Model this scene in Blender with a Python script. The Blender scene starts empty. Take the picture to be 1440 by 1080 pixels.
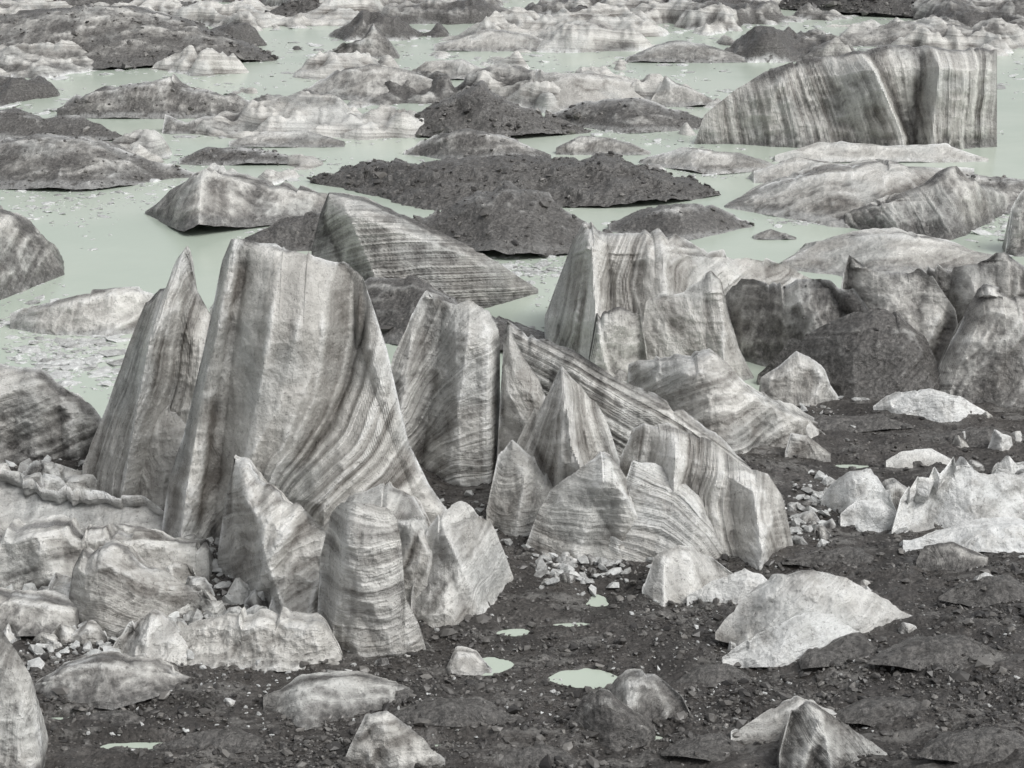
import bpy, math, numpy as np
H=30.0; PITCH=math.radians(16.3); F=720/math.tan(math.radians(15))
cp,sp=math.cos(PITCH),math.sin(PITCH)
rng=np.random.RandomState(7)
# ---------- helpers ----------
def ray(px,py):
    px=np.asarray(px,float); py=np.asarray(py,float)
    yr=-(py-540)/F; dy=cp+yr*sp; dz=-sp+yr*cp
    return (px-720)/F/dy, -dz/dy
def gpt(px,py,z=0.0):
    kx,ta=ray(px,py); Y=(H-z)/ta
    return kx*Y,Y
def _h(ix,iy,iz):
    n=(ix*374761393+iy*668265263+iz*2147483647+1013904223)&0xffffffff
    n=((n^(n>>13))*1274126177)&0xffffffff
    n=((n^(n>>16))*2246822519)&0xffffffff
    return ((n^(n>>15))&0xffffff)/float(0xffffff)*2-1
def vn(x,y,z):
    x,y,z=np.broadcast_arrays(np.asarray(x,float),np.asarray(y,float),np.asarray(z,float))
    xi=np.floor(x).astype(np.int64); yi=np.floor(y).astype(np.int64); zi=np.floor(z).astype(np.int64)
    fx,fy,fz=x-xi,y-yi,z-zi
    u=fx*fx*(3-2*fx);v=fy*fy*(3-2*fy);w=fz*fz*(3-2*fz)
    def L(a,b,t): return a+(b-a)*t
    c=lambda i,j,k:_h(xi+i,yi+j,zi+k)
    return L(L(L(c(0,0,0),c(1,0,0),u),L(c(0,1,0),c(1,1,0),u),v),
             L(L(c(0,0,1),c(1,0,1),u),L(c(0,1,1),c(1,1,1),u),v),w)
def fbm(x,y,z,o=4,g=0.5,ridge=False):
    x=np.asarray(x,float);y=np.asarray(y,float);z=np.asarray(z,float)
    r=0;a=1;t=0
    for i in range(o):
        n=vn(x+i*17.3,y-i*9.1,z+i*5.7)
        if ridge: n=1-2*np.abs(n)
        r=r+a*n;t+=a;a*=g;x=x*2.03;y=y*2.03;z=z*2.03
    return r/t
def sst(a,b,x):
    t=np.clip((x-a)/(b-a),0,1); return t*t*(3-2*t)
def blur(A,k):
    for ax in (0,1):
        kk=max(1,min(k,A.shape[ax]//3))
        P=np.pad(A,[(kk,kk) if i==ax else (0,0) for i in (0,1)],mode='edge')
        C=np.cumsum(P,axis=ax); C=np.insert(C,0,0,axis=ax)
        n=2*kk+1
        A=(np.take(C,range(n,C.shape[ax]),axis=ax)-np.take(C,range(0,C.shape[ax]-n),axis=ax))/n
    return A
def make(name,V,Fc,mat,attrs={},smooth=True):
    me=bpy.data.meshes.new(name)
    V=np.ascontiguousarray(V,dtype=np.float32); Fc=np.ascontiguousarray(Fc,dtype=np.int32)
    n=Fc.shape[1]
    me.vertices.add(len(V)); me.vertices.foreach_set('co',V.ravel())
    me.loops.add(Fc.size); me.loops.foreach_set('vertex_index',Fc.ravel())
    me.polygons.add(len(Fc)); me.polygons.foreach_set('loop_start',np.arange(0,Fc.size,n,dtype=np.int32))
    me.polygons.foreach_set('use_smooth',np.full(len(Fc),smooth,dtype=bool))
    me.update(calc_edges=True)
    for k,a in attrs.items():
        at=me.attributes.new(k,'FLOAT','POINT'); at.data.foreach_set('value',np.ascontiguousarray(a,dtype=np.float32).ravel())
    me.materials.append(mat)
    ob=bpy.data.objects.new(name,me); bpy.context.scene.collection.objects.link(ob)
    return ob
def gridf(nr,nc):
    i=np.arange(nr*nc).reshape(nr,nc)
    return np.stack([i[:-1,:-1],i[:-1,1:],i[1:,1:],i[1:,:-1]],-1).reshape(-1,4)

# ---------- materials ----------
class NT:
    def __init__(s,name):
        s.m=bpy.data.materials.new(name); s.m.use_nodes=True; s.t=s.m.node_tree
        s.b=s.t.nodes['Principled BSDF']; s.geo=s.n('ShaderNodeNewGeometry'); s.P=s.geo.outputs['Position']
    def n(s,ty,**k):
        x=s.t.nodes.new(ty)
        for a,b in k.items(): setattr(x,a,b)
        return x
    def l(s,a,b): s.t.links.new(a,b)
    def put(s,sock,v):
        if hasattr(v,'links'): s.l(v,sock)
        else: sock.default_value=v
    def math(s,op,a,b=0.0,c=0.0,clamp=False):
        x=s.n('ShaderNodeMath',operation=op,use_clamp=clamp)
        s.put(x.inputs[0],a);s.put(x.inputs[1],b);s.put(x.inputs[2],c); return x.outputs[0]
    def attr(s,nm):
        x=s.n('ShaderNodeAttribute'); x.attribute_name=nm; return x.outputs['Fac']
    def noise(s,scale,det=4,rough=.55,vec=None,w=None):
        x=s.n('ShaderNodeTexNoise')
        if w is not None: x.noise_dimensions='1D'; s.l(w,x.inputs['W'])
        else: s.l(vec or s.P,x.inputs['Vector'])
        x.inputs['Scale'].default_value=scale;x.inputs['Detail'].default_value=det;x.inputs['Roughness'].default_value=rough
        return x.outputs['Fac']
    def ramp(s,f,a,b,v0=0.,v1=1.):
        x=s.n('ShaderNodeMapRange'); x.interpolation_type='SMOOTHSTEP'
        s.put(x.inputs[0],f)
        for i,v in enumerate((a,b,v0,v1)): x.inputs[i+1].default_value=v
        return x.outputs[0]
    def mix(s,f,a,b,mode='MIX'):
        x=s.n('ShaderNodeMix',data_type='RGBA',blend_type=mode)
        s.put(x.inputs[0],f)
        s.put(x.inputs[6],a if hasattr(a,'links') else (*a,1)); s.put(x.inputs[7],b if hasattr(b,'links') else (*b,1))
        return x.outputs[2]
    def bump(s,h,dist,strength=1.0,prev=None):
        x=s.n('ShaderNodeBump'); x.inputs['Strength'].default_value=strength; x.inputs['Distance'].default_value=dist
        s.l(h,x.inputs['Height'])
        if prev: s.l(prev,x.inputs['Normal'])
        return x.outputs[0]

def ice_mat():
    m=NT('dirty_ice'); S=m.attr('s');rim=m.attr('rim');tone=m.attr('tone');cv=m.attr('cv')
    d1=m.noise(0.35,3); d2=m.noise(2.2,4)
    w=m.math('ADD',S,m.math('MULTIPLY',m.math('SUBTRACT',d1,.5),1.1))
    w=m.math('ADD',w,m.math('MULTIPLY',m.math('SUBTRACT',d2,.5),0.20))
    b1=m.noise(0.38,1,.5,w=w); b2=m.noise(1.15,1,.5,w=w); b3=m.noise(4.0,3,.6,w=w)
    f1=m.ramp(b1,.41,.60); f2=m.ramp(b2,.38,.62); f3=m.ramp(b3,.32,.68)
    n=m.noise(0.9,6,.68); n3=m.noise(.32,4,.6)
    fade=m.ramp(n3,.36,.60,.45,1.0)
    f=m.math('ADD',m.math('MULTIPLY',f1,.46),m.math('MULTIPLY',f2,.38))
    f=m.math('ADD',f,m.math('MULTIPLY',f3,.16))
    f=m.math('ADD',m.math('MULTIPLY',m.math('SUBTRACT',f,.50),fade),.54)
    f=m.math('ADD',f,m.math('MULTIPLY',m.math('SUBTRACT',n,.50),.42))
    f=m.math('ADD',f,m.math('MULTIPLY',cv,.32),clamp=True)  # AO-like shade painted into colour, with crevice dirt: hollows darker, convex edges lighter
    c=m.mix(f,(.135,.124,.110),(.66,.65,.615))
    cool=m.ramp(m.noise(0.22,2),.48,.65)
    c=m.mix(m.math('MULTIPLY',cool,.28),c,(.46,.49,.49))
    clean=m.math('MULTIPLY',tone,-1.0,clamp=True)
    clean=m.math('MULTIPLY',clean,m.ramp(n,.36,.55,.4,1.0))
    c=m.mix(clean,c,(.82,.84,.84))
    n2=m.noise(1.7,6,.7)
    tf=m.math('ADD',m.math('MULTIPLY',tone,1.2),m.math('MULTIPLY',m.math('SUBTRACT',n2,.5),.9))
    tf=m.math('ADD',tf,m.math('MULTIPLY',m.math('SUBTRACT',n3,.49),.8))
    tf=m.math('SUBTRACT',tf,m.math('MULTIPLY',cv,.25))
    tf=m.ramp(tf,.24,.87,0,.96)
    gr=m.mix(m.ramp(m.noise(5,5,.75),.38,.70),(.036,.034,.032),(.155,.148,.14))
    c=m.mix(tf,c,gr)
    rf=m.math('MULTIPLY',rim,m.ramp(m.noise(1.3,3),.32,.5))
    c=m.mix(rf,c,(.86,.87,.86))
    sp_=m.ramp(m.noise(6,4,.8),.57,.66)
    c=m.mix(m.math('MULTIPLY',sp_,.6),c,(.075,.070,.064))
    m.l(c,m.b.inputs['Base Color'])
    m.l(m.ramp(n2,.35,.65,.16,.5),m.b.inputs['Roughness'])
    m.b.inputs['Specular IOR Level'].default_value=.5
    h=m.math('ADD',m.math('MULTIPLY',b2,.4),m.math('MULTIPLY',b3,.35))
    h=m.math('ADD',h,m.math('MULTIPLY',m.noise(2.6,7,.66),.85))
    nn=m.bump(h,.24,.85)
    m.l(nn,m.b.inputs['Normal'])
    return m.m
def ground_mat():
    m=NT('wet_gravel')
    a=m.noise(.35,5,.6); b=m.noise(6,5,.75)
    c=m.mix(m.ramp(a,.35,.65),(.040,.036,.033),(.100,.092,.085))
    c=m.mix(m.ramp(b,.35,.7),c,(.026,.024,.022)); 
    v=m.n('ShaderNodeTexVoronoi'); m.l(m.P,v.inputs['Vector']); v.inputs['Scale'].default_value=6
    col=m.n('ShaderNodeSeparateColor'); m.l(v.outputs['Color'],col.inputs[0])
    peb=m.math('MULTIPLY',m.ramp(col.outputs[0],.72,.95),m.ramp(v.outputs['Distance'],.35,.2))
    c=m.mix(m.math('MULTIPLY',peb,.8),c,(.19,.182,.17))
    mp=m.n('ShaderNodeMapping'); mp.inputs['Scale'].default_value=(.55,1.3,1); m.l(m.P,mp.inputs['Vector'])
    smn=m.noise(.5,8,.72,vec=mp.outputs[0])
    sm=m.math('MULTIPLY',m.ramp(smn,.52,.63),.55)
    c=m.mix(sm,c,(.23,.225,.213))
    m.l(c,m.b.inputs['Base Color'])
    wet=m.ramp(m.noise(.28,5,.6),.45,.53)
    m.l(m.math('SUBTRACT',.62,m.math('MULTIPLY',wet,.50)),m.b.inputs['Roughness'])
    bs=m.math('SUBTRACT',1.0,m.math('MULTIPLY',wet,.6))
    h=m.math('ADD',m.math('MULTIPLY',v.outputs['Distance'],-.3),m.noise(2.5,7,.7))
    h=m.math('MULTIPLY',h,bs)
    m.l(m.bump(h,.25,.85),m.b.inputs['Normal'])
    return m.m
def water_mat():
    m=NT('milky_meltwater')
    c=m.mix(m.ramp(m.noise(.05,4),.35,.65),(.435,.50,.425),(.50,.555,.48))
    m.l(c,m.b.inputs['Base Color']); m.b.inputs['Roughness'].default_value=.2; m.b.inputs['IOR'].default_value=1.33
    m.l(m.bump(m.noise(1.5,3),.02,.4),m.b.inputs['Normal']); return m.m
def stone_mat():
    m=NT('stone')
    g=m.attr('g')
    c=m.mix(g,(.028,.026,.025),(.24,.23,.215)); m.l(c,m.b.inputs['Base Color']); m.b.inputs['Roughness'].default_value=.38
    return m.m
def rubble_mat():
    m=NT('broken_ice')
    g=m.attr('g')
    c=m.mix(m.math('ADD',m.math('MULTIPLY',g,.7),m.math('MULTIPLY',m.ramp(m.noise(2.5,6,.7),.3,.7),.45),clamp=True),(.11,.105,.097),(.72,.735,.725))
    m.l(c,m.b.inputs['Base Color']); m.b.inputs['Roughness'].default_value=.3
    m.l(m.bump(m.noise(4,5,.65),.15,.8),m.b.inputs['Normal']); return m.m
ICE=ice_mat();GND=ground_mat();WAT=water_mat();STN=stone_mat();RUB=rubble_mat()

# ---------- terrain function ----------
PUD=[(818,954,46,13),(690,936,32,11),(842,846,20,12),(728,890,22,4),(805,880,28,4),(270,1000,60,5),(95,1012,50,4),(1200,656,20,3),(200,1050,60,5),(905,1040,30,5),(620,1050,30,5)]
def ground_h(x,y):
    x=np.asarray(x,float); y=np.asarray(y,float)
    px_off=x/np.maximum(y,1)
    shore=97+sst(.0,.2,px_off)*3.5-sst(-.12,-.24,px_off)*5+fbm(x/7,y/7,3.1,3)*2
    base=.28+sst(.12,.3,px_off)*sst(92,60,y)*1.4
    h=base+fbm(x/9,y/6,.5,4)*.70+fbm(x/2.2,y/1.6,4.5,4,.55)*.36+np.maximum(0,fbm(x/1.0,y/1.0,8.5,3,.6,ridge=True))*.14
    h=np.maximum(h,.04+.02*fbm(x,y,1,2))
    wob=fbm(x/1.2,y/1.2,2.2,3)*.8
    for a,b,rx,ry in PUD:
        X0,Y0=gpt(a,b); mp=Y0/F; my=Y0*Y0/(H*F)
        d=np.sqrt(((x-X0)/(rx*mp))**2+((y-Y0)/(ry*my))**2)+wob
        h=np.where(d<3.2,h*(.25+.75*sst(1.2,3.2,d)),h)
        h=h-.30*sst(1.25,.75,d)
    return h-sst(-1.5,2.5,y-shore)*2.2

# ---------- ice bodies ----------
def rbf(guides,px,py):
    pts=[];val=[]
    for s,pl in guides:
        pl=np.array(pl,float); t=np.linspace(0,len(pl)-1,max(3,len(pl)*2-1))
        for q in t:
            i=min(int(q),len(pl)-2); pts.append(pl[i]+(pl[i+1]-pl[i])*(q-i)); val.append(s)
    pts=np.array(pts)/100;val=np.array(val,float)
    d=np.linalg.norm(pts[:,None]-pts[None],axis=-1); n=len(pts)
    A=np.zeros((n+3,n+3)); A[:n,:n]=d-np.eye(n)*.05; A[:n,n]=1;A[:n,n+1:]=pts; A[n:,:n]=A[:n,n:].T
    w=np.linalg.solve(A,np.concatenate([val,[0,0,0]]))
    q=np.stack([px.ravel(),py.ravel()],-1)/100; r=w[n]+q@w[n+1:]
    for i in range(n): r=r+w[i]*np.linalg.norm(q-pts[i],axis=1)
    return r.reshape(px.shape)
sid=[0]; GRAVEL=[]; TB=[0.]
def ice(name,top,bot,slope=74,k=1.0,bulge=.14,ridges=(),ang=90,curv=0.,guides=None,fr=1.,tone=.1,rim=.6,rough=1.,jag=1.,step=2.,nrid=2,facet=.18,cap=.22):
    sid[0]+=1; sd=sid[0]*13.7; r=np.random.RandomState(sid[0]+50)
    if tone>-.3: tone=min(1,tone+TB[0])
    top=np.array(top,float); 
    if np.isscalar(bot): bot=[(top[0,0],bot),(top[-1,0],bot)]
    bot=np.array(bot,float)
    x0,x1=top[0,0],top[-1,0]; wpx=x1-x0; hpx=(np.interp(top[:,0],bot[:,0],bot[:,1])-top[:,1]).max()
    nc=max(14,int(wpx/step)); nr=max(10,int(hpx/step))
    xs=np.linspace(x0,x1,nc); ty=np.interp(xs,top[:,0],top[:,1]); by=np.interp(xs,bot[:,0],bot[:,1])
    env=np.clip((by-ty)/(.35*hpx),0,1)
    ja=jag*min(hpx,120)*(1.7 if tone>.75 else 1)
    brk=np.sort(r.uniform(x0,x1,max(3,int(wpx/13)))); bj=r.uniform(-1,1,len(brk))
    ty=ty+env*(fbm(xs/ (14+.10*wpx),sd,0,4,.6)*ja*.045 + np.interp(xs,brk,bj)*ja*.05)
    kk=max(1,nc//10); bs=np.convolve(np.pad(by,kk,mode='edge'),np.ones(2*kk+1)/(2*kk+1),'valid')
    ty=np.minimum(ty,by-.6)
    v=np.linspace(-.12,1,nr)[:,None]
    PY=by+(ty-by)*v; PX=np.broadcast_to(xs,PY.shape)
    kx,ta=ray(PX,PY); kb,tb=ray(xs,bs); z0=0.
    if H/tb.mean()<97:
        for _ in range(3):
            Dg=(H-z0)/tb; z0=float(np.clip(np.median(ground_h(kb*Dg,Dg)),0,2.5))
        z0=max(0,z0-.08)
    mpp=(H/tb).mean()/F; W=wpx*mpp; Hm=hpx*mpp; size=min(W,Hm*1.6)
    D=(H-z0)/tb+.55*bulge*size
    tS=math.tan(math.radians(slope))
    Y=(H-z0+D*tS)/(tS+ta); Z=H-Y*ta; X=kx*Y
    lv=np.linspace(ty.min(),by.max(),90); Lx=np.array([xs[ty<=q+.01].min() for q in lv]);Rx=np.array([xs[ty<=q+.01].max() for q in lv])
    Lq=np.interp(PY,lv,Lx);Rq=np.interp(PY,lv,Rx); hw=np.maximum(4,(Rq-Lq)/2)
    t=np.clip((PX-(Lq+Rq)/2)/hw,-1,1)
    fade=np.clip((1-v)*4.5,0,1)**.6*np.ones_like(PY)
    fade=fade*np.clip((1-np.abs(t))/.22,0,1)**.6
    dF=bulge*size*(1-t*t)
    U=(PX-x0)/wpx-.5; Vv=v-.5+0*PX
    def facets(n,amp):
        A=None
        for i in range(n):
            p=r.uniform(-.5,.5)*1.0+ r.uniform(-2.6,2.6)*(U-r.uniform(-.35,.35))+r.uniform(-1.3,1.3)*(Vv-r.uniform(-.4,.4))
            A=p if A is None else (np.minimum(A,p+.35) if i%3 else np.maximum(A,p-.35))
        return np.clip(A,-1.2,1.2)*amp*size
    fA=facets(7,facet) if facet>0 else 0
    dF=dF+fA
    rr=list(ridges)
    for i in range(nrid):
        c=x0+wpx*r.uniform(.1,.9); sl=r.uniform(-.5,.5)
        rr.append(([(c+sl*hpx,ty.min()),(c-sl*hpx*.3,by.max())],r.uniform(-.10,.14)*size,wpx*r.uniform(.08,.3),wpx*r.uniform(.08,.3)))
    for pl,amp,wl,wr in rr:
        pl=np.array(pl,float); xr=np.interp(PY,pl[:,1],pl[:,0]); dx=PX-xr
        dF=dF+amp*np.maximum(0,1-np.where(dx<0,-dx/wl,dx/wr))
    L1=max(size*.35,.4)
    if guides: s=rbf(guides,PX,PY)
    else:
        a=math.radians(ang); s=(PX*math.cos(a)+PY*math.sin(a))*.035+curv*((PX-(x0+x1)/2)/wpx)**2
    s=s*fr+fbm(X/(L1*2.2),Y/(L1*2.2),Z/(L1*2.2)+sd,3)*1.3+sd
    if np.ndim(fA)>0: s=s+fA/size*2.0
    def disp(Yq,sgn):
        n=fbm(X/L1,Yq/L1,Z/L1+sd+sgn,4,.5,ridge=True)*.05*size
        n=n+fbm(X/(L1*.25),Yq/(L1*.25),Z/(L1*.25)+sd,4,.6)*.015*min(size,8)
        st=(vn(s*2.2,sd,0)*.5+vn(s*5.5,sd,1)*.3)*.022*min(size,9)
        if tone>.75: st=fbm(X/2.2,Yq/2.2,Z/2.2,4,.6)*.5
        return rough*(n+st)
    nzy,nzz=math.sin(math.radians(slope)),math.cos(math.radians(slope))
    dn=(dF*1.0+disp(Y,0))*fade
    kb_=max(3,int(9/step)); cv=(dn-blur(dn,kb_))/(mpp*5)+.6*(dn-blur(dn,kb_*3))/(mpp*14)  # curvature, drives the painted AO-like shading and dirt in hollows
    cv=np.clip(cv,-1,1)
    Yf=Y-dn*nzy; Zf=Z+dn*nzz*.6
    Yr=Y[-1]; Yb=Yr+k*(Yr-Y); Xb=X*1.0
    db=(.8*dF+disp(Yb,7))*fade
    Yb=Yb+db*nzy; Zb=Z+db*nzz*.6
    V=np.concatenate([np.stack([X,Yf,Zf],-1),np.stack([Xb,Yb,Zb],-1)[:-1][::-1]],0)
    R=V.shape[0]; Fc=gridf(R,nc)
    i=np.arange(nr-1); b=R-1-i
    caps=[]
    for c in (0,nc-1):
        q=np.stack([i*nc+c,(i+1)*nc+c,(b-1)*nc+c,b*nc+c],-1)[:-1]
        caps.append(q if c==0 else q[:,::-1])
    Fc=np.concatenate([Fc]+caps)
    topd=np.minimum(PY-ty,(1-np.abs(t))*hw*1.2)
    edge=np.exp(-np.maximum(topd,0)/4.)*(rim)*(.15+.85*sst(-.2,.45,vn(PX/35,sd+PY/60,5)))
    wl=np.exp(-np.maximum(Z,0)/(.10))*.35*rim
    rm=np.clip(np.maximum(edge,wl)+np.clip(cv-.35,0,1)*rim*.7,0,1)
    tn=tone+cap*np.exp(-np.maximum(PY-ty,0)/11)*sst(-.5,.4,vn(PX/22,sd,8))+(.28*np.exp(-np.maximum(Z-z0,0)/(.05*Hm+.12)) if tone>-.5 else 0)
    cat=lambda A:np.concatenate([A,A[:-1][::-1]],0)
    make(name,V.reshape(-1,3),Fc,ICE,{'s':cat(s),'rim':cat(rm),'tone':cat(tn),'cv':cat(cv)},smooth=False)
    if tone>.5:
        P=V.reshape(-1,3); P=P[P[:,2]>.05+z0]
        area=W*Hm/math.sin(math.radians(slope))
        nn=int(min(2200,area*(2.4 if tone>.75 else .8))); 
        if len(P): 
            q=P[r.randint(0,len(P),nn)]; GRAVEL.append(np.concatenate([q,np.full((nn,1),mpp)],1))

def far():
    TB[0]=.15
    I=lambda *a,**k:ice(*a,**{**dict(facet=.06),**k})
    I('dark_gravel_mound',[(1050,4),(1150,-14),(1300,-26),(1500,-30)],[(1050,9),(1200,22),(1500,34)],30,tone=1,rim=0)
    I('debris_covered_iceberg',[(-70,40),(60,12),(180,9),(260,26),(330,54),(388,80)],[(-70,97),(100,99),(388,86)],22,ang=78,tone=.40,rim=.1,fr=1.3)
    I('debris_covered_iceberg',[(-70,10),(60,-6),(180,-8),(300,8),(380,26)],[(-70,22),(380,32)],22,ang=78,tone=.5,rim=.1,fr=1.3)
    I('snow_patch',[(-30,42),(0,33),(22,34),(40,43)],47,20,tone=-1,rim=1,facet=0,cap=0)
    I('snow_patch',[(18,72),(30,62),(50,63),(72,74)],79,20,tone=-1,rim=1,facet=0,cap=0)
    I('gravel_cone',[(366,24),(400,5),(425,-6),(450,4),(495,24)],26,34,tone=1,rim=0,nrid=1)
    I('gravel_cone',[(755,38),(790,18),(815,10),(842,19),(888,40)],42,34,tone=1,rim=0,nrid=1)
    I('iceberg',[(440,78),(480,62),(508,55),(525,31),(545,55),(562,78)],83,55,ang=20,tone=.3)
    I('iceberg',[(422,130),(470,100),(520,90),(585,98),(645,126)],[(422,134),(520,143),(645,138)],28,ang=65,curv=6,tone=.2)
    I('iceberg',[(560,110),(600,86),(650,84),(690,100)],112,28,ang=110,tone=.1)
    I('iceberg',[(610,62),(690,40),(740,48),(800,66)],72,25,ang=80,tone=.15)
    I('iceberg',[(880,80),(940,58),(990,60),(1060,84)],88,25,ang=70,tone=.2)
    I('iceberg',[(1040,66),(1080,42),(1130,48),(1190,72)],76,35,ang=40,curv=8,tone=.1)
    I('iceberg',[(1180,55),(1260,30),(1350,36),(1460,52)],66,25,ang=80,tone=.3)
    I('iceberg',[(688,132),(760,100),(820,104),(900,114),(945,132)],[(688,140),(800,160),(945,142)],25,ang=80,curv=5,tone=.0)
    I('debris_covered_iceberg',[(768,162),(830,142),(900,139),(995,168)],[(768,172),(880,187),(995,182)],25,ang=95,tone=.5)
    I('iceberg',[(915,140),(935,108),(975,128),(1020,150)],150,40,ang=60,tone=.1)
    I('debris_covered_iceberg',[(80,152),(120,130),(180,120),(238,105),(270,124),(330,134),(385,164)],166,40,ang=30,tone=.36,jag=1.6)
    I('gravel_mound',[(538,186),(590,156),(640,131),(683,116),(700,134),(740,154),(780,164),(828,184)],[(538,190),(680,197),(828,188)],36,tone=.8,rim=.15)
    I('iceberg',[(335,168),(400,150),(480,155),(565,184)],[(335,172),(450,184),(565,190)],25,ang=85,tone=.3,rim=.9)
    I('debris_covered_iceberg',[(-60,175),(20,150),(60,168),(110,163),(182,194)],[(-60,200),(182,198)],30,tone=.6)
    I('iceberg',[(228,185),(232,160),(262,172),(300,162),(345,184)],188,45,ang=60,tone=.3,jag=2)
    I('debris_covered_iceberg',[(-70,208),(40,192),(120,196),(190,216),(278,244)],[(-70,262),(120,268),(278,250)],22,ang=82,tone=.36,fr=1.3)
    I('iceberg',[(322,200),(370,186),(430,184),(484,198)],207,22,ang=85,tone=.15)
    I('debris_covered_iceberg',[(252,222),(290,208),(360,212),(432,226)],232,22,tone=.8)
    I('iceberg',[(568,212),(620,185),(660,181),(720,195),(775,218)],[(568,218),(660,228),(775,222)],33,ang=60,tone=.36)
    I('iceberg',[(782,208),(815,190),(860,194),(915,212)],218,30,ang=80,tone=.15)
    I('iceberg',[(900,224),(960,208),(1040,216),(1100,234)],[(900,230),(1000,246),(1100,238)],22,ang=80,tone=.1,rim=.9)
    I('iceberg',[(1090,220),(1150,198),(1250,206),(1330,202),(1390,222)],228,25,ang=85,tone=-.1,rim=.9)
    I('iceberg',[(1060,240),(1120,222),(1200,232),(1270,250)],258,22,ang=80,tone=.1)
    I('banded_iceberg',[(976,202),(990,165),(1030,132),(1075,102),(1130,84),(1190,76),(1240,61),(1300,66),(1360,69),(1412,70),(1416,100),(1413,150),(1402,206)],
      [(976,204),(1100,203),(1200,206),(1300,206),(1402,208)],76,bulge=.06,ridges=[([(1205,75),(1262,195)],2.5,60,16),([(1310,66),(1300,200)],2.5,18,70),([(1400,70),(1385,200)],1,90,20),([(1090,95),(1120,200)],1.5,80,60)],
      guides=[(0,[(985,170),(990,200)]),(4,[(1050,120),(1070,200)]),(9,[(1130,88),(1165,200)]),(14,[(1200,78),(1255,200)]),(18,[(1300,68),(1310,200)]),(24,[(1400,75),(1390,200)])],tone=.16,rim=.2,jag=.6,fr=1.6,cap=.5)
    I('gravel_island',[(436,252),(520,231),(640,226),(760,222),(860,228),(940,246),(1012,270)],[(436,256),(530,274),(600,300),(700,288),(850,290),(940,287),(1012,274)],16,tone=.85,rim=.05,bulge=.08,facet=.06,rough=1.8,nrid=5)
    I('banded_iceberg',[(204,297),(240,270),(290,244),(340,252),(400,262),(462,277)],[(204,300),(262,330),(350,320),(462,308)],30,ridges=[([(292,244),(285,330)],2.2,50,70)],ang=35,tone=.26,rim=.25,fr=1.2)
    I('gravel_mound',[(575,312),(650,286),(710,266),(770,279),(830,308),(890,345)],[(575,350),(720,362),(890,352)],27,tone=.66,ang=100,rim=.2,facet=.06,nrid=4)
    I('banded_iceberg',[(1020,288),(1080,262),(1160,236),(1250,229),(1370,238)],[(1020,293),(1100,305),(1190,320),(1370,300)],20,ang=72,tone=.10,rim=.8,fr=1.3)
    I('banded_iceberg',[(1188,302),(1240,285),(1290,262),(1345,229),(1362,250),(1420,278)],[(1188,322),(1340,336),(1420,300)],42,ang=-25,tone=.26,rim=.1,fr=1.8)
    I('debris_covered_iceberg',[(856,314),(920,290),(1000,288),(1058,314)],[(856,326),(950,340),(1058,320)],22,tone=.6,rim=.6)
    I('iceberg',[(1060,330),(1085,322),(1120,334)],337,25,tone=.3)
    I('iceberg',[(1340,245),(1400,250),(1480,262)],300,25,tone=.4)
    I('banded_iceberg',[(1100,366),(1160,335),(1240,328),(1330,336),(1400,362)],[(1100,380),(1250,392),(1400,380)],20,ang=75,tone=.10,fr=1.3)
    I('iceberg',[(1414,350),(1422,290),(1440,262),(1520,258)],360,70,ang=10,tone=.35)
    I('debris_covered_iceberg',[(-90,262),(-10,284),(40,310),(65,338),(90,384)],[(-90,450),(0,420),(90,388)],45,tone=.32,ang=30,rim=.15,fr=1.4)
    I('debris_covered_iceberg',[(344,330),(400,306),(450,300),(500,330)],352,35,tone=.8,rim=.1)
    I('gravel_mound',[(470,430),(520,388),(580,392),(640,425),(720,455),(800,478)],[(470,470),(620,490),(800,500)],32,tone=.55,rim=.3,facet=.06,ang=60)
    I('banded_ice_fin',[(438,350),(450,302),(462,271),(500,278),(540,290),(600,318),(680,358),(757,406)],[(438,415),(560,432),(700,430),(757,412)],62,bulge=.06,facet=0,nrid=0,
      ridges=[([(478,270),(530,390)],2.5,40,180)],guides=[(0,[(450,300),(480,290),(520,285)]),(4,[(445,350),(500,335),(600,330)]),(9,[(445,400),(560,385),(690,372)]),(13,[(470,425),(600,415),(740,402)])],tone=.24,rim=.15,fr=2.2,jag=.4)
    I('ice_floe',[(14,442),(60,425),(120,412),(180,402),(216,410)],[(14,464),(100,472),(216,468)],50,ang=60,tone=.08,rim=.8)
far()
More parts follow.
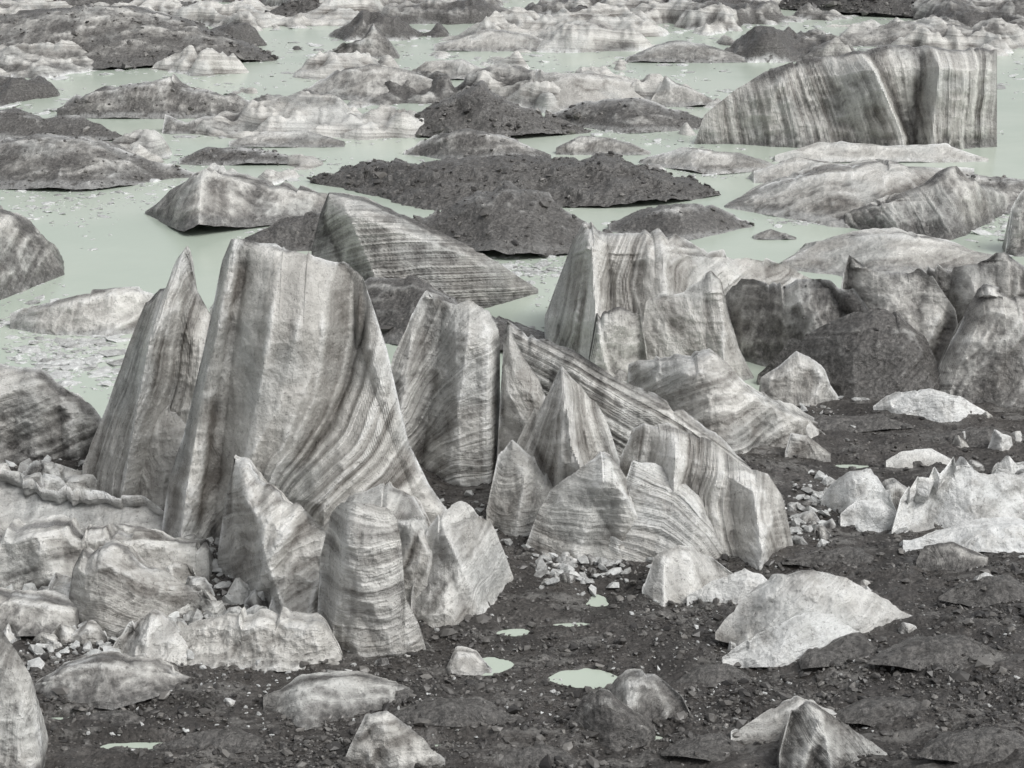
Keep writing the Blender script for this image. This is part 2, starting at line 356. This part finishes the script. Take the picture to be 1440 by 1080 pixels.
def mid():
    TB[0]=.0
    I=ice
    I('weathered_serac',[(-70,508),(0,512),(60,518),(110,560),(148,592)],[(-70,660),(60,660),(148,640)],62,ang=70,tone=.38,fr=1.3)
    I('dark_ice_cliff',[(1018,410),(1030,394),(1060,390),(1110,401),(1160,398),(1200,404),(1225,440)],[(1018,500),(1225,545)],76,ang=20,tone=.52,rim=.5,jag=1.2,nrid=4,fr=.6,facet=.12)  # dark, debris-toned ice with vertical facets
    I('dark_ice_cliff',[(1176,450),(1186,385),(1194,358),(1222,374),(1262,386),(1290,378),(1318,392),(1345,440),(1352,500)],[(1176,535),(1352,555)],68,ang=70,tone=.34,rim=.5,jag=1,nrid=4,fr=.5,facet=.14)
    I('dark_ice_cliff',[(1290,470),(1303,372),(1340,380),(1372,376),(1400,362),(1440,372),(1520,378)],[(1290,540),(1520,560)],74,ang=10,tone=.44,rim=.4,jag=1.4,nrid=5,fr=.6,facet=.16)
    I('dark_ice_dome',[(1066,525),(1110,482),(1160,455),(1210,437),(1262,440),(1300,470),(1332,535)],[(1066,545),(1200,574),(1332,568)],55,ang=70,curv=8,tone=.74,rim=.1)
    I('serac',[(1306,548),(1336,482),(1362,434),(1384,400),(1425,420),(1510,420)],[(1306,566),(1400,577),(1510,577)],66,ang=30,tone=.42,rim=.5,facet=.12)
    TB[0]=.03
    I('banded_serac',[(766,445),(788,392),(806,345),(820,324),(870,332),(930,327),(985,345),(1030,360),(1100,375),(1142,398)],[(766,500),(900,520),(1142,470)],60,facet=.1,
      guides=[(0,[(820,330),(812,400),(800,470)]),(4,[(860,335),(835,400),(830,470)]),(8,[(900,335),(880,400),(900,460)]),(12,[(980,350),(930,370),(940,420)]),(16,[(1100,380),(1040,400),(1000,440)])],ridges=[([(826,324),(835,480)],3,50,25),([(925,328),(930,480)],2,40,70)],tone=.06,fr=1.2,jag=1.3)
    I('ice_block',[(828,500),(838,440),(870,430),(900,444),(914,530)],540,78,ang=15,tone=.28,rim=.2,jag=1.5)
    I('banded_serac',[(902,470),(908,430),(930,412),(962,409),(1000,384),(1015,400),(1026,450),(1040,495),(1060,530)],535,70,ang=-22,curv=3,tone=.15,fr=1.3,facet=.1)
    I('serac',[(1070,528),(1120,492),(1160,520),(1184,570)],580,62,ang=20,tone=.18)
    I('banded_serac',[(884,518),(940,506),(1000,497),(1022,510),(1060,545),(1110,575),(1154,594)],[(884,600),(1000,645),(1100,625),(1154,600)],55,ang=65,tone=.10,fr=1.2,rim=.6,facet=.1)
    I('leaning_ice_fin',[(116,655),(150,570),(180,490),(205,425),(235,405),(250,362),(262,344),(271,378),(276,402),(302,450),(318,540)],[(116,695),(318,700)],74,facet=.08,
      guides=[(0,[(130,640),(205,425)]),(4,[(165,660),(215,520),(245,400)]),(7,[(205,670),(235,560),(262,420)]),(11,[(270,680),(290,560),(300,450)])],ridges=[([(255,350),(225,500),(190,690)],3,60,30)],tone=.10,fr=1.2)
    I('leaning_ice_fin',[(148,700),(180,640),(205,580),(236,567),(264,600),(276,690)],712,72,ang=-15,tone=.12,rim=.3)
    TB[0]=.0
    I('great_serac',[(226,756),(236,680),(262,598),(285,500),(300,430),(312,368),(325,336),(345,334),(400,347),(450,359),(490,371),(512,392),(528,440),(545,492),(560,560),(576,625),(603,680),(628,715),(645,748)],
      [(226,765),(400,785),(645,770)],76,bulge=.10,facet=0,
      guides=[(0,[(240,720),(262,600),(300,430),(322,345)]),(3,[(290,690),(315,520),(345,350)]),(4.0,[(330,690),(370,520),(400,360)]),(5.0,[(370,690),(430,560),(470,375)]),(8.5,[(390,690),(470,600),(515,480),(520,410)]),(14,[(420,705),(510,630),(548,520)]),(19,[(480,715),(550,650),(575,620)]),(24,[(540,735),(590,700),(620,712)])],
      ridges=[([(330,335),(300,480),(262,740)],1.2,45,20),([(352,335),(330,480),(300,740)],-.7,22,50),([(520,390),(480,560),(400,700)],-1.8,80,60),([(470,370),(450,500),(380,680)],.6,60,50),([(545,490),(600,640),(640,740)],1.5,40,20),([(400,347),(385,480),(340,680)],.3,25,25)],
      tone=.05,rim=.9,jag=.5,rough=.7,nrid=0,fr=.8,cap=.55)
    I('banded_serac',[(543,560),(552,505),(566,470),(582,438),(600,410),(618,414),(636,426),(660,418),(688,434),(702,460),(706,540),(703,640)],[(543,670),(703,672)],76,facet=.05,
      guides=[(0,[(600,410),(570,470),(550,520)]),(3,[(645,425),(600,500),(565,570)]),(6,[(700,470),(650,485),(600,545),(580,600)]),(10,[(700,560),(640,565),(600,620)]),(13.5,[(700,640),(640,645),(610,670)])],
      ridges=[([(625,415),(610,540),(590,660)],-1.3,40,40),([(690,430),(690,660)],1.,60,14)],tone=-.1,fr=1.3,rim=.8)
    I('leaning_ice_fin',[(698,660),(703,560),(708,480),(716,455),(724,475),(742,510),(770,560),(790,640)],680,74,ang=-10,tone=.22)
    I('banded_ice_fin',[(708,470),(714,450),(740,468),(800,490),(860,528),(920,555),(960,580),(1010,608),(1040,640),(1066,672)],[(708,620),(860,675),(1066,690)],60,facet=.05,
      guides=[(0,[(720,455),(800,492),(920,556),(1040,640)]),(3,[(730,500),(800,530),(900,590),(1000,650)]),(6,[(740,540),(820,590),(900,650)])],tone=.32,rim=.7,fr=1.6,bulge=.08)
    I('pyramid_serac',[(686,720),(710,655),(740,600),(765,560),(790,519),(818,545),(850,590),(884,672)],[(686,740),(780,745),(884,712)],66,facet=.06,
      guides=[(0,[(695,700),(740,610),(785,530)]),(3,[(740,700),(765,620),(788,530)]),(6,[(790,690),(790,620),(793,530)]),(9,[(850,690),(825,620),(797,528)])],ridges=[([(790,519),(800,620),(850,740)],2.4,50,20)],tone=.0,fr=1.2,rim=.6)
    I('pyramid_serac',[(684,716),(700,640),(720,617),(750,645),(800,715)],748,66,ang=60,curv=4,tone=.02)
    I('banded_serac',[(868,720),(872,640),(890,596),(905,591),(940,605),(1000,620),(1050,655),(1080,670),(1100,700),(1116,768)],[(868,745),(1000,778),(1116,778)],66,facet=.06,
      guides=[(0,[(890,600),(880,700)]),(4,[(940,606),(925,700)]),(8,[(1000,620),(985,700),(1000,770)]),(13,[(1060,660),(1050,720),(1080,770)])],ridges=[([(945,605),(935,760)],1.6,30,25),([(1050,655),(1060,770)],1.2,30,30)],tone=-.05,fr=1.1,rim=.8)
    I('banded_serac',[(848,750),(888,650),(920,656),(960,680),(985,705),(1010,740),(1032,770)],[(848,790),(1032,784)],58,facet=.05,
      guides=[(0,[(890,655),(960,690),(1020,765)]),(3,[(880,690),(940,710),(1000,768)]),(6.5,[(870,730),(930,735),(970,768)])],tone=-.35,fr=1.1,rim=.7)
    I('banded_serac',[(740,765),(760,710),(775,680),(800,665),(830,645),(852,641),(872,660),(897,690),(924,728)],[(740,788),(880,794),(924,750)],66,facet=.05,
      ridges=[([(852,641),(880,700),(915,760)],1.2,50,16)],ang=97,curv=3,tone=.06,fr=1.4,rim=.9)
    I('ice_slab',[(-70,668),(0,665),(60,680),(130,690),(200,700),(234,726)],[(-70,735),(234,765)],50,ang=70,tone=-.25,jag=2.0,rim=.8,facet=.35,nrid=7)
    I('ice_slab',[(-70,738),(40,745),(160,750),(230,755),(294,770)],[(-70,845),(160,835),(294,815)],48,ang=80,tone=.32,jag=2.,facet=.35,nrid=7)
    I('ice_slab',[(96,840),(102,800),(116,774),(160,770),(230,800),(280,828),(292,852)],[(96,885),(150,903),(292,870)],60,ang=-60,tone=.24,jag=1.5)
    I('ice_slab',[(-70,826),(40,838),(110,855)],[(-70,890),(110,890)],50,ang=80,tone=.35)
    I('serac',[(425,800),(450,740),(490,700),(540,685),(580,700),(605,742),(640,736),(690,750),(714,806)],[(425,850),(600,872),(714,825)],64,ang=30,curv=4,tone=.12,jag=1.4)
    I('serac',[(578,840),(600,748),(622,714),(660,708),(690,735),(712,786),(722,812)],[(578,880),(630,886),(722,820)],62,ang=40,tone=-.2,rim=.4,rough=1.3)
    I('banded_ice_block',[(306,780),(318,700),(330,640),(350,645),(372,680),(420,710),(470,760),(486,812)],[(306,812),(400,858),(486,880)],72,facet=.06,
      ridges=[([(345,640),(370,720),(410,860)],1.2,40,60)],ang=68,tone=.06,fr=1.3,rim=.8)
    I('banded_ice_block',[(446,870),(450,780),(466,728),(480,710),(500,707),(545,712),(558,728),(564,760),(570,840),(590,880),(599,912)],[(446,892),(500,924),(599,920)],80,bulge=.16,ang=96,curv=2,tone=-.15,fr=1.5,rim=.5,jag=.9,facet=.07)
    I('ice_slab',[(218,925),(260,882),(320,864),(400,868),(455,880),(482,925)],936,52,ang=70,tone=.05,jag=3,rough=1.8,facet=.35)
    I('ice_slab',[(158,915),(180,880),(212,862),(245,872),(275,915)],932,60,ang=20,tone=-.25,jag=2,rough=1.6,facet=.25)
    I('ice_slab',[(40,965),(100,932),(180,925),(268,950)],[(40,978),(160,994),(268,966)],34,ang=80,tone=.42,jag=2)
    I('weathered_serac',[(-80,850),(0,882),(25,918),(45,950),(54,1000),(60,1060)],[(-80,1110),(60,1085)],72,ang=15,tone=.36)
    I('ice_chunk',[(1228,572),(1262,554),(1310,549),(1355,560),(1390,580)],[(1228,580),(1320,596),(1390,588)],44,ang=85,tone=-.6,rim=.8)
    I('ice_chunk',[(1104,634),(1112,607),(1135,612),(1168,638)],648,55,ang=60,tone=.1)
    I('ice_chunk',[(1246,648),(1270,634),(1310,630),(1338,645)],658,34,ang=80,tone=-.3)
    I('ice_chunk',[(1155,705),(1180,676),(1225,666),(1250,690),(1266,728)],[(1155,716),(1200,736),(1266,742)],54,ang=50,tone=-.7,jag=2)
    I('ice_chunk',[(1182,722),(1200,706),(1240,704),(1266,728)],746,55,ang=85,tone=-.6)
    I('ice_chunk',[(1254,745),(1266,700),(1300,668),(1340,648),(1392,663),(1500,662)],[(1254,756),(1350,752),(1500,732)],54,ang=50,tone=-.6,jag=1.6,rim=.8,facet=.35,nrid=6)
    I('ice_chunk',[(1270,758),(1350,740),(1430,736),(1520,733)],[(1270,775),(1520,780)],38,ang=85,tone=-.7,jag=2,rim=.8,facet=.3,nrid=5)
    I('ice_chunk',[(1366,826),(1378,806),(1402,810),(1414,830)],840,50,tone=-.5)
    I('ice_chunk',[(1288,790),(1300,768),(1340,764),(1390,785)],802,50,ang=10,tone=.55,rim=0)
    I('ice_chunk',[(1006,888),(1050,838),(1090,811),(1150,804),(1190,811),(1240,843),(1290,868)],[(1006,898),(1120,912),(1290,886)],50,ridges=[([(1085,812),(1050,895)],.5,40,60)],ang=55,tone=-.3,rim=.6,jag=.8,fr=1.2,facet=.16)
    I('ice_chunk',[(1016,924),(1080,884),(1120,864),(1180,860),(1240,890)],[(1016,934),(1130,932),(1240,902)],44,ang=70,tone=-.55,rim=.6,jag=.8,facet=.16)
    I('gravel_mound',[(1126,928),(1170,902),(1210,890),(1236,908)],[(1126,940),(1236,930)],40,tone=.85,rim=0)
    I('ice_chunk',[(903,828),(920,784),(955,771),(1000,783),(1032,808)],[(903,843),(940,847),(1032,820)],52,ang=-30,tone=-.2,fr=1.2,facet=.12)
    I('ice_chunk',[(966,838),(1000,818),(1050,806),(1084,820)],852,42,ang=70,tone=-.5,rim=.5)
    I('gravel_mound',[(836,990),(870,955),(920,945),(960,980),(974,1008)],[(836,1006),(900,1022),(974,1018)],44,tone=.46,ang=20,rim=.4)
    I('gravel_mound',[(796,1020),(820,978),(860,976),(922,1030)],[(796,1036),(860,1054),(922,1044)],44,tone=.66,rim=0)
    I('ice_chunk',[(1028,1030),(1080,1000),(1120,983),(1185,1008)],1044,42,ang=75,tone=-.2)
    I('ice_chunk',[(1096,1062),(1112,1000),(1138,988),(1190,1018),(1266,1070)],1082,54,ang=-40,tone=.36,rim=.3,fr=1.3)
    I('ice_chunk',[(370,980),(420,956),(500,948),(576,966)],[(370,996),(430,1024),(576,984)],34,ang=80,tone=.32,jag=.6,rim=.1,facet=.05)
    I('ice_chunk',[(486,1066),(514,1003),(545,1003),(590,1035),(626,1068)],1084,60,ang=60,tone=.22,rim=.3)
    I('ice_chunk',[(628,938),(640,914),(670,916),(692,940)],948,40,tone=.05)
    r=np.random.RandomState(21)
    def blk(cx,cy,w,t,nm='ice_chunk'):
        h=w*r.uniform(.45,.95); a=r.uniform(.15,.5); b=r.uniform(.5,.85)
        top=[(cx-w/2,cy-h*.12),(cx-w*r.uniform(.36,.46),cy-h*r.uniform(.3,.8)),(cx-w/2+w*a,cy-h*r.uniform(.75,1)),(cx-w/2+w*b,cy-h*r.uniform(.55,1)),(cx+w*r.uniform(.38,.47),cy-h*r.uniform(.2,.6)),(cx+w/2,cy-h*.08)]
        top=sorted(top); ice(nm,top,[(top[0][0],cy-2),(cx,cy+h*.06),(top[-1][0],cy-2)],r.uniform(46,76),ang=r.uniform(0,180),tone=t,rim=.7,jag=1.3,facet=.26,fr=1.5,nrid=3)
    for bx,by_,rx,ry,n,w0,w1 in [(130,705,120,30,16,28,80),(90,800,130,40,22,28,86),(240,800,60,40,12,25,66),(330,860,110,30,20,18,60),(120,900,130,30,20,22,70),(60,560,60,40,2,40,60),(700,745,90,20,7,18,45),(560,895,60,14,4,18,40),
        (860,560,60,40,5,30,70),(880,490,60,30,5,30,60),(1010,470,60,30,5,30,60),(1080,600,60,30,6,25,50),(1130,730,50,25,10,14,34),(1370,700,90,30,10,20,70),(1380,620,60,40,6,14,36),(800,800,50,20,14,14,38),(1180,880,200,70,8,12,30),(460,960,300,60,8,12,34)]:
        for q in sorted(r.normal(0,.6,n)):
            blk(bx+r.normal(0,.6)*rx,by_+q*ry,r.uniform(w0,w1),r.choice([-.45,-.2,.1,.28,.48]))
    for hx,hy,w,h,t in [(640,1010,200,26,.8),(300,1050,170,22,.85),(1010,960,120,22,.9),(1330,930,220,34,.9),(1260,1010,200,26,.95),(1400,840,160,30,.9),(740,1075,180,24,.85),(1180,790,160,20,.9),(160,1015,120,14,.75),(1390,1060,200,34,.95),(1000,1060,140,22,.9),(560,985,90,16,.7),(1200,600,200,18,.9),(1380,620,180,18,.9),(1330,690,100,12,.95)]:
        ice('mud_hummock',[(hx-w/2,hy),(hx-w*.2,hy-h*.8),(hx+w*.12,hy-h),(hx+w*.3,hy-h*.5),(hx+w/2,hy)],[(hx-w/2,hy+3),(hx,hy+h*.5),(hx+w/2,hy+3)],28,tone=t,rim=0,facet=.08,jag=1.0)
mid()

# ---------- ground ----------
def fan(y0,y1,rat,nc,tx):
    nr=int(math.log(y1/y0)/rat); ys=y0*np.exp(np.linspace(0,math.log(y1/y0),nr)); u=np.linspace(-tx,tx,nc)
    return np.broadcast_to(ys[:,None],(nr,nc)), ys[:,None]*u[None]
Yg,Xg=fan(42,112,.0015,850,.42)
Zg=ground_h(Xg,Yg)
make('ground',np.stack([Xg,Yg,Zg],-1).reshape(-1,3),gridf(*Xg.shape),GND)
# ---------- drift ice field ----------
HOLE=[(180,175,75,16),(420,205,110,10),(300,240,110,14),(560,205,60,10),(200,330,150,60),(1120,270,90,14),(1440,170,60,30),(900,200,120,8),(640,100,60,8),(860,255,200,8),(400,130,30,8),(600,20,60,6),(960,75,60,5),(350,95,60,5),(760,80,50,5),(1120,20,50,4),(480,45,50,4)]
def field_h(x,y):
    wx=fbm(x/30,y/30,1.1,3)*8; 
    n=fbm((x+wx)/10,(y)/13,7.7,4,.5)
    thr=.06+.51*sst(205,150,y)-.10*sst(230,330,y)
    e=n-thr
    for a,b,rx,ry in HOLE:
        X0,Y0=gpt(a,b); mp=Y0/F; my=Y0*Y0/(H*F)
        d=np.sqrt(((x-X0)/(rx*mp))**2+((y-Y0)/(ry*my))**2)
        e=e-.5*sst(1.3,.6,d)
    h=np.where(e>0,.25*sst(0,.03,e)+e*4.4+np.maximum(0,fbm(x/5,y/7,3.3,4,.55,ridge=True))*1.8*sst(0,.2,e),e*3)
    h=h+fbm(x/1.6,y/1.6,9.9,3)*.16*sst(-.02,.06,e)
    return h
Yf_,Xf_=fan(88,700,.0021,900,.36)
Zf_=field_h(Xf_,Yf_)
s=Zf_*2.4+Xf_*.08+Yf_*.05+fbm(Xf_/30,Yf_/22,5.5,4)*4
dn=np.clip(.40+1.2*fbm(Xf_/18,Yf_/24,12.2,4)+.03*Zf_,-.1,1)
rm=np.exp(-np.maximum(Zf_-.1,0)/.16)*.9*sst(-.2,.3,fbm(Xf_/6,Yf_/6,2.2,2))
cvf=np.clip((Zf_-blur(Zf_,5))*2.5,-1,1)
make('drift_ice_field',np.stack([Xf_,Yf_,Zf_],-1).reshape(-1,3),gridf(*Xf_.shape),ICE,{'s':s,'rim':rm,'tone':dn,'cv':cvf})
wv=np.array([(-700,40,0),(700,40,0),(700,1200,0),(-700,1200,0)],float)
make('meltwater_lake',wv,np.array([[0,1,2,3]]),WAT)

# ---------- scatter ----------
t_=(1+5**.5)/2
ICO=np.array([(-1,t_,0),(1,t_,0),(-1,-t_,0),(1,-t_,0),(0,-1,t_),(0,1,t_),(0,-1,-t_),(0,1,-t_),(t_,0,-1),(t_,0,1),(-t_,0,-1),(-t_,0,1)],float)/math.sqrt(1+t_*t_)
ICF=np.array([(0,11,5),(0,5,1),(0,1,7),(0,7,10),(0,10,11),(1,5,9),(5,11,4),(11,10,2),(10,7,6),(7,1,8),(3,9,4),(3,4,2),(3,2,6),(3,6,8),(3,8,9),(4,9,5),(2,4,11),(6,2,10),(8,6,7),(9,8,1)])
def scatter(name,x,y,z,sz,mat,g,flat=(.5,.9),jit=.35,elong=.5,tilt=.35):
    n=len(x); V=ICO[None]*(1+rng.uniform(-jit,jit,(n,12,1)))
    V=V+rng.uniform(-.15,.15,V.shape)
    sc=np.stack([1+rng.uniform(0,elong,n)*1.5,1+rng.uniform(-.2,.2,n),rng.uniform(*flat,n)],-1)
    V=V*sc[:,None]
    tl=rng.normal(0,tilt,n)
    c,s_=np.cos(tl)[:,None],np.sin(tl)[:,None]
    vx=V[...,0]*c-V[...,2]*s_; vz=V[...,0]*s_+V[...,2]*c; V=np.stack([vx,V[...,1],vz],-1)
    a=rng.uniform(0,6.28,n); c,s_=np.cos(a)[:,None],np.sin(a)[:,None]
    V=np.stack([V[...,0]*c-V[...,1]*s_,V[...,0]*s_+V[...,1]*c,V[...,2]],-1)*sz[:,None,None]
    V=V+np.stack([x,y,z],-1)[:,None]
    Fc=(ICF[None]+(np.arange(n)*12)[:,None,None]).reshape(-1,3)
    make(name,V.reshape(-1,3),Fc,mat,{'g':np.repeat(g,12)},smooth=False)
n=50000
px=rng.uniform(-80,1520,n); py=560+ (1120-560)*rng.uniform(0,1,n)**.8
x,y=gpt(px,py); cl=fbm(x/3,y/3,6,3); keep=(cl>rng.uniform(-.6,.35,n))&(y<99); x,y=x[keep],y[keep]
z=ground_h(x,y); k=z>.02; x,y,z=x[k],y[k],z[k]
sz=.016+.028*rng.exponential(1,len(x))+.12*(rng.uniform(0,1,len(x))<.012); sz=np.minimum(sz,.3)
scatter('gravel_stones',x,y,z+sz*.2,sz,STN,np.clip(rng.beta(1.2,3.2,len(x)),0,1))
G=np.concatenate(GRAVEL); sz=G[:,3]*(.5+1.3*rng.exponential(.8,len(G)))
scatter('mound_stones',G[:,0],G[:,1],G[:,2],sz,STN,np.clip(rng.beta(1.1,2.5,len(G)),0,1))
Z=[(120,860,150,60,300,.36),(330,900,150,40,320,.32),(60,700,130,50,200,.36),(820,800,70,35,130,.32),(1160,710,60,30,90,.3),(1300,730,160,40,140,.3),(660,760,60,60,100,.25),(320,800,60,50,140,.35),(160,920,160,30,160,.3),(1100,760,50,25,80,.3),(940,800,50,30,70,.2),(700,800,400,200,240,.12),(1100,900,300,160,320,.09),(400,1000,400,60,320,.09),(1000,1000,500,90,280,.08),(1150,590,80,30,60,.25)]
xs_,ys_,ss=[],[],[]
for a,b,rx,ry,c,m in Z:
    qx=a+rng.normal(0,.5,c)*rx; qy=b+rng.normal(0,.5,c)*ry
    X,Y=gpt(qx,qy); xs_.append(X);ys_.append(Y);ss.append(m*(.15+.85*rng.uniform(0,1,c)**2.6))
x=np.concatenate(xs_);y=np.concatenate(ys_);sz=np.concatenate(ss); z=ground_h(x,y)
scatter('ice_rubble',x,y,np.maximum(z,0)+sz*.2,sz,RUB,rng.beta(2,2.2,len(x)),flat=(.4,1.0),jit=.4,elong=.7)
n=44000
px=rng.uniform(-60,1500,n); py=rng.uniform(2,520,n); x,y=gpt(px,py); h=field_h(x,y)
near=(h<0)&(h>-.6)&(rng.uniform(0,1,n)<.4)
cl=fbm(x/12,y/16,3.7,3)>.16
k=((near&(y>165))|(cl&(h<0)&(rng.uniform(0,1,n)<.35)))&(h<0)
x,y=x[k],y[k]; sz=(.05+.22*rng.exponential(.45,len(x)))*np.clip(y/160,.5,2)
Xa,Ya=[],[]
for a,b,rx,ry,c in [(80,510,110,45,640),(150,470,60,15,80),(750,375,60,18,180),(120,310,60,40,40),(1150,235,120,10,120),(990,245,60,8,80),(1250,570,120,12,80),(60,290,60,25,70),(1390,310,60,30,160),(740,135,40,6,60),(540,190,60,5,60),(1130,312,60,5,50),(860,185,40,4,40)]:
    X,Y=gpt(a+rng.normal(0,.5,c)*rx,b+rng.normal(0,.5,c)*ry); Xa.append(X);Ya.append(Y)
Xa=np.concatenate(Xa);Ya=np.concatenate(Ya); s2=.06+.17*rng.exponential(.6,len(Xa))
x=np.concatenate([x,Xa]);y=np.concatenate([y,Ya]);sz=np.minimum(np.concatenate([sz,s2]),.9)
scatter('brash_ice',x,y,np.zeros(len(x))+.01,sz,RUB,np.clip(rng.beta(2.5,1.3,len(x)),0,1),flat=(.12,.35),jit=.4,elong=.7,tilt=.08)

# ---------- light ----------
sc=bpy.context.scene
w=bpy.data.worlds.new('World'); sc.world=w; w.use_nodes=True; nt=w.node_tree
bg=nt.nodes['Background']; sky=nt.nodes.new('ShaderNodeTexSky'); sky.sky_type='NISHITA'; sky.sun_disc=False
el,az=math.radians(52),math.radians(118)
sky.sun_elevation=el; sky.sun_rotation=az; sky.dust_density=4; sky.air_density=1.0
hs=nt.nodes.new('ShaderNodeHueSaturation'); hs.inputs['Saturation'].default_value=.15
nt.links.new(sky.outputs[0],hs.inputs['Color']); nt.links.new(hs.outputs[0],bg.inputs['Color']); bg.inputs['Strength'].default_value=.15
sl=bpy.data.lights.new('sun','SUN'); sl.energy=1.5; sl.angle=math.radians(34); sl.color=(1,.985,.96)
so=bpy.data.objects.new('sun',sl); sc.collection.objects.link(so)
from mathutils import Vector
d=Vector((math.sin(az)*math.cos(el),math.cos(az)*math.cos(el),math.sin(el)))
so.rotation_euler=d.to_track_quat('Z','Y').to_euler(); so.location=(0,0,100)
cam=bpy.data.cameras.new('camera'); co=bpy.data.objects.new('camera',cam); sc.collection.objects.link(co)
co.location=(0,0,H); co.rotation_euler=(math.pi/2-PITCH,0,0); cam.sensor_width=36; cam.lens=18/math.tan(math.radians(15)); cam.clip_end=3000; cam.clip_start=.5
sc.camera=co
sc.view_settings.view_transform='Standard'; sc.view_settings.look='None'; sc.view_settings.exposure=0
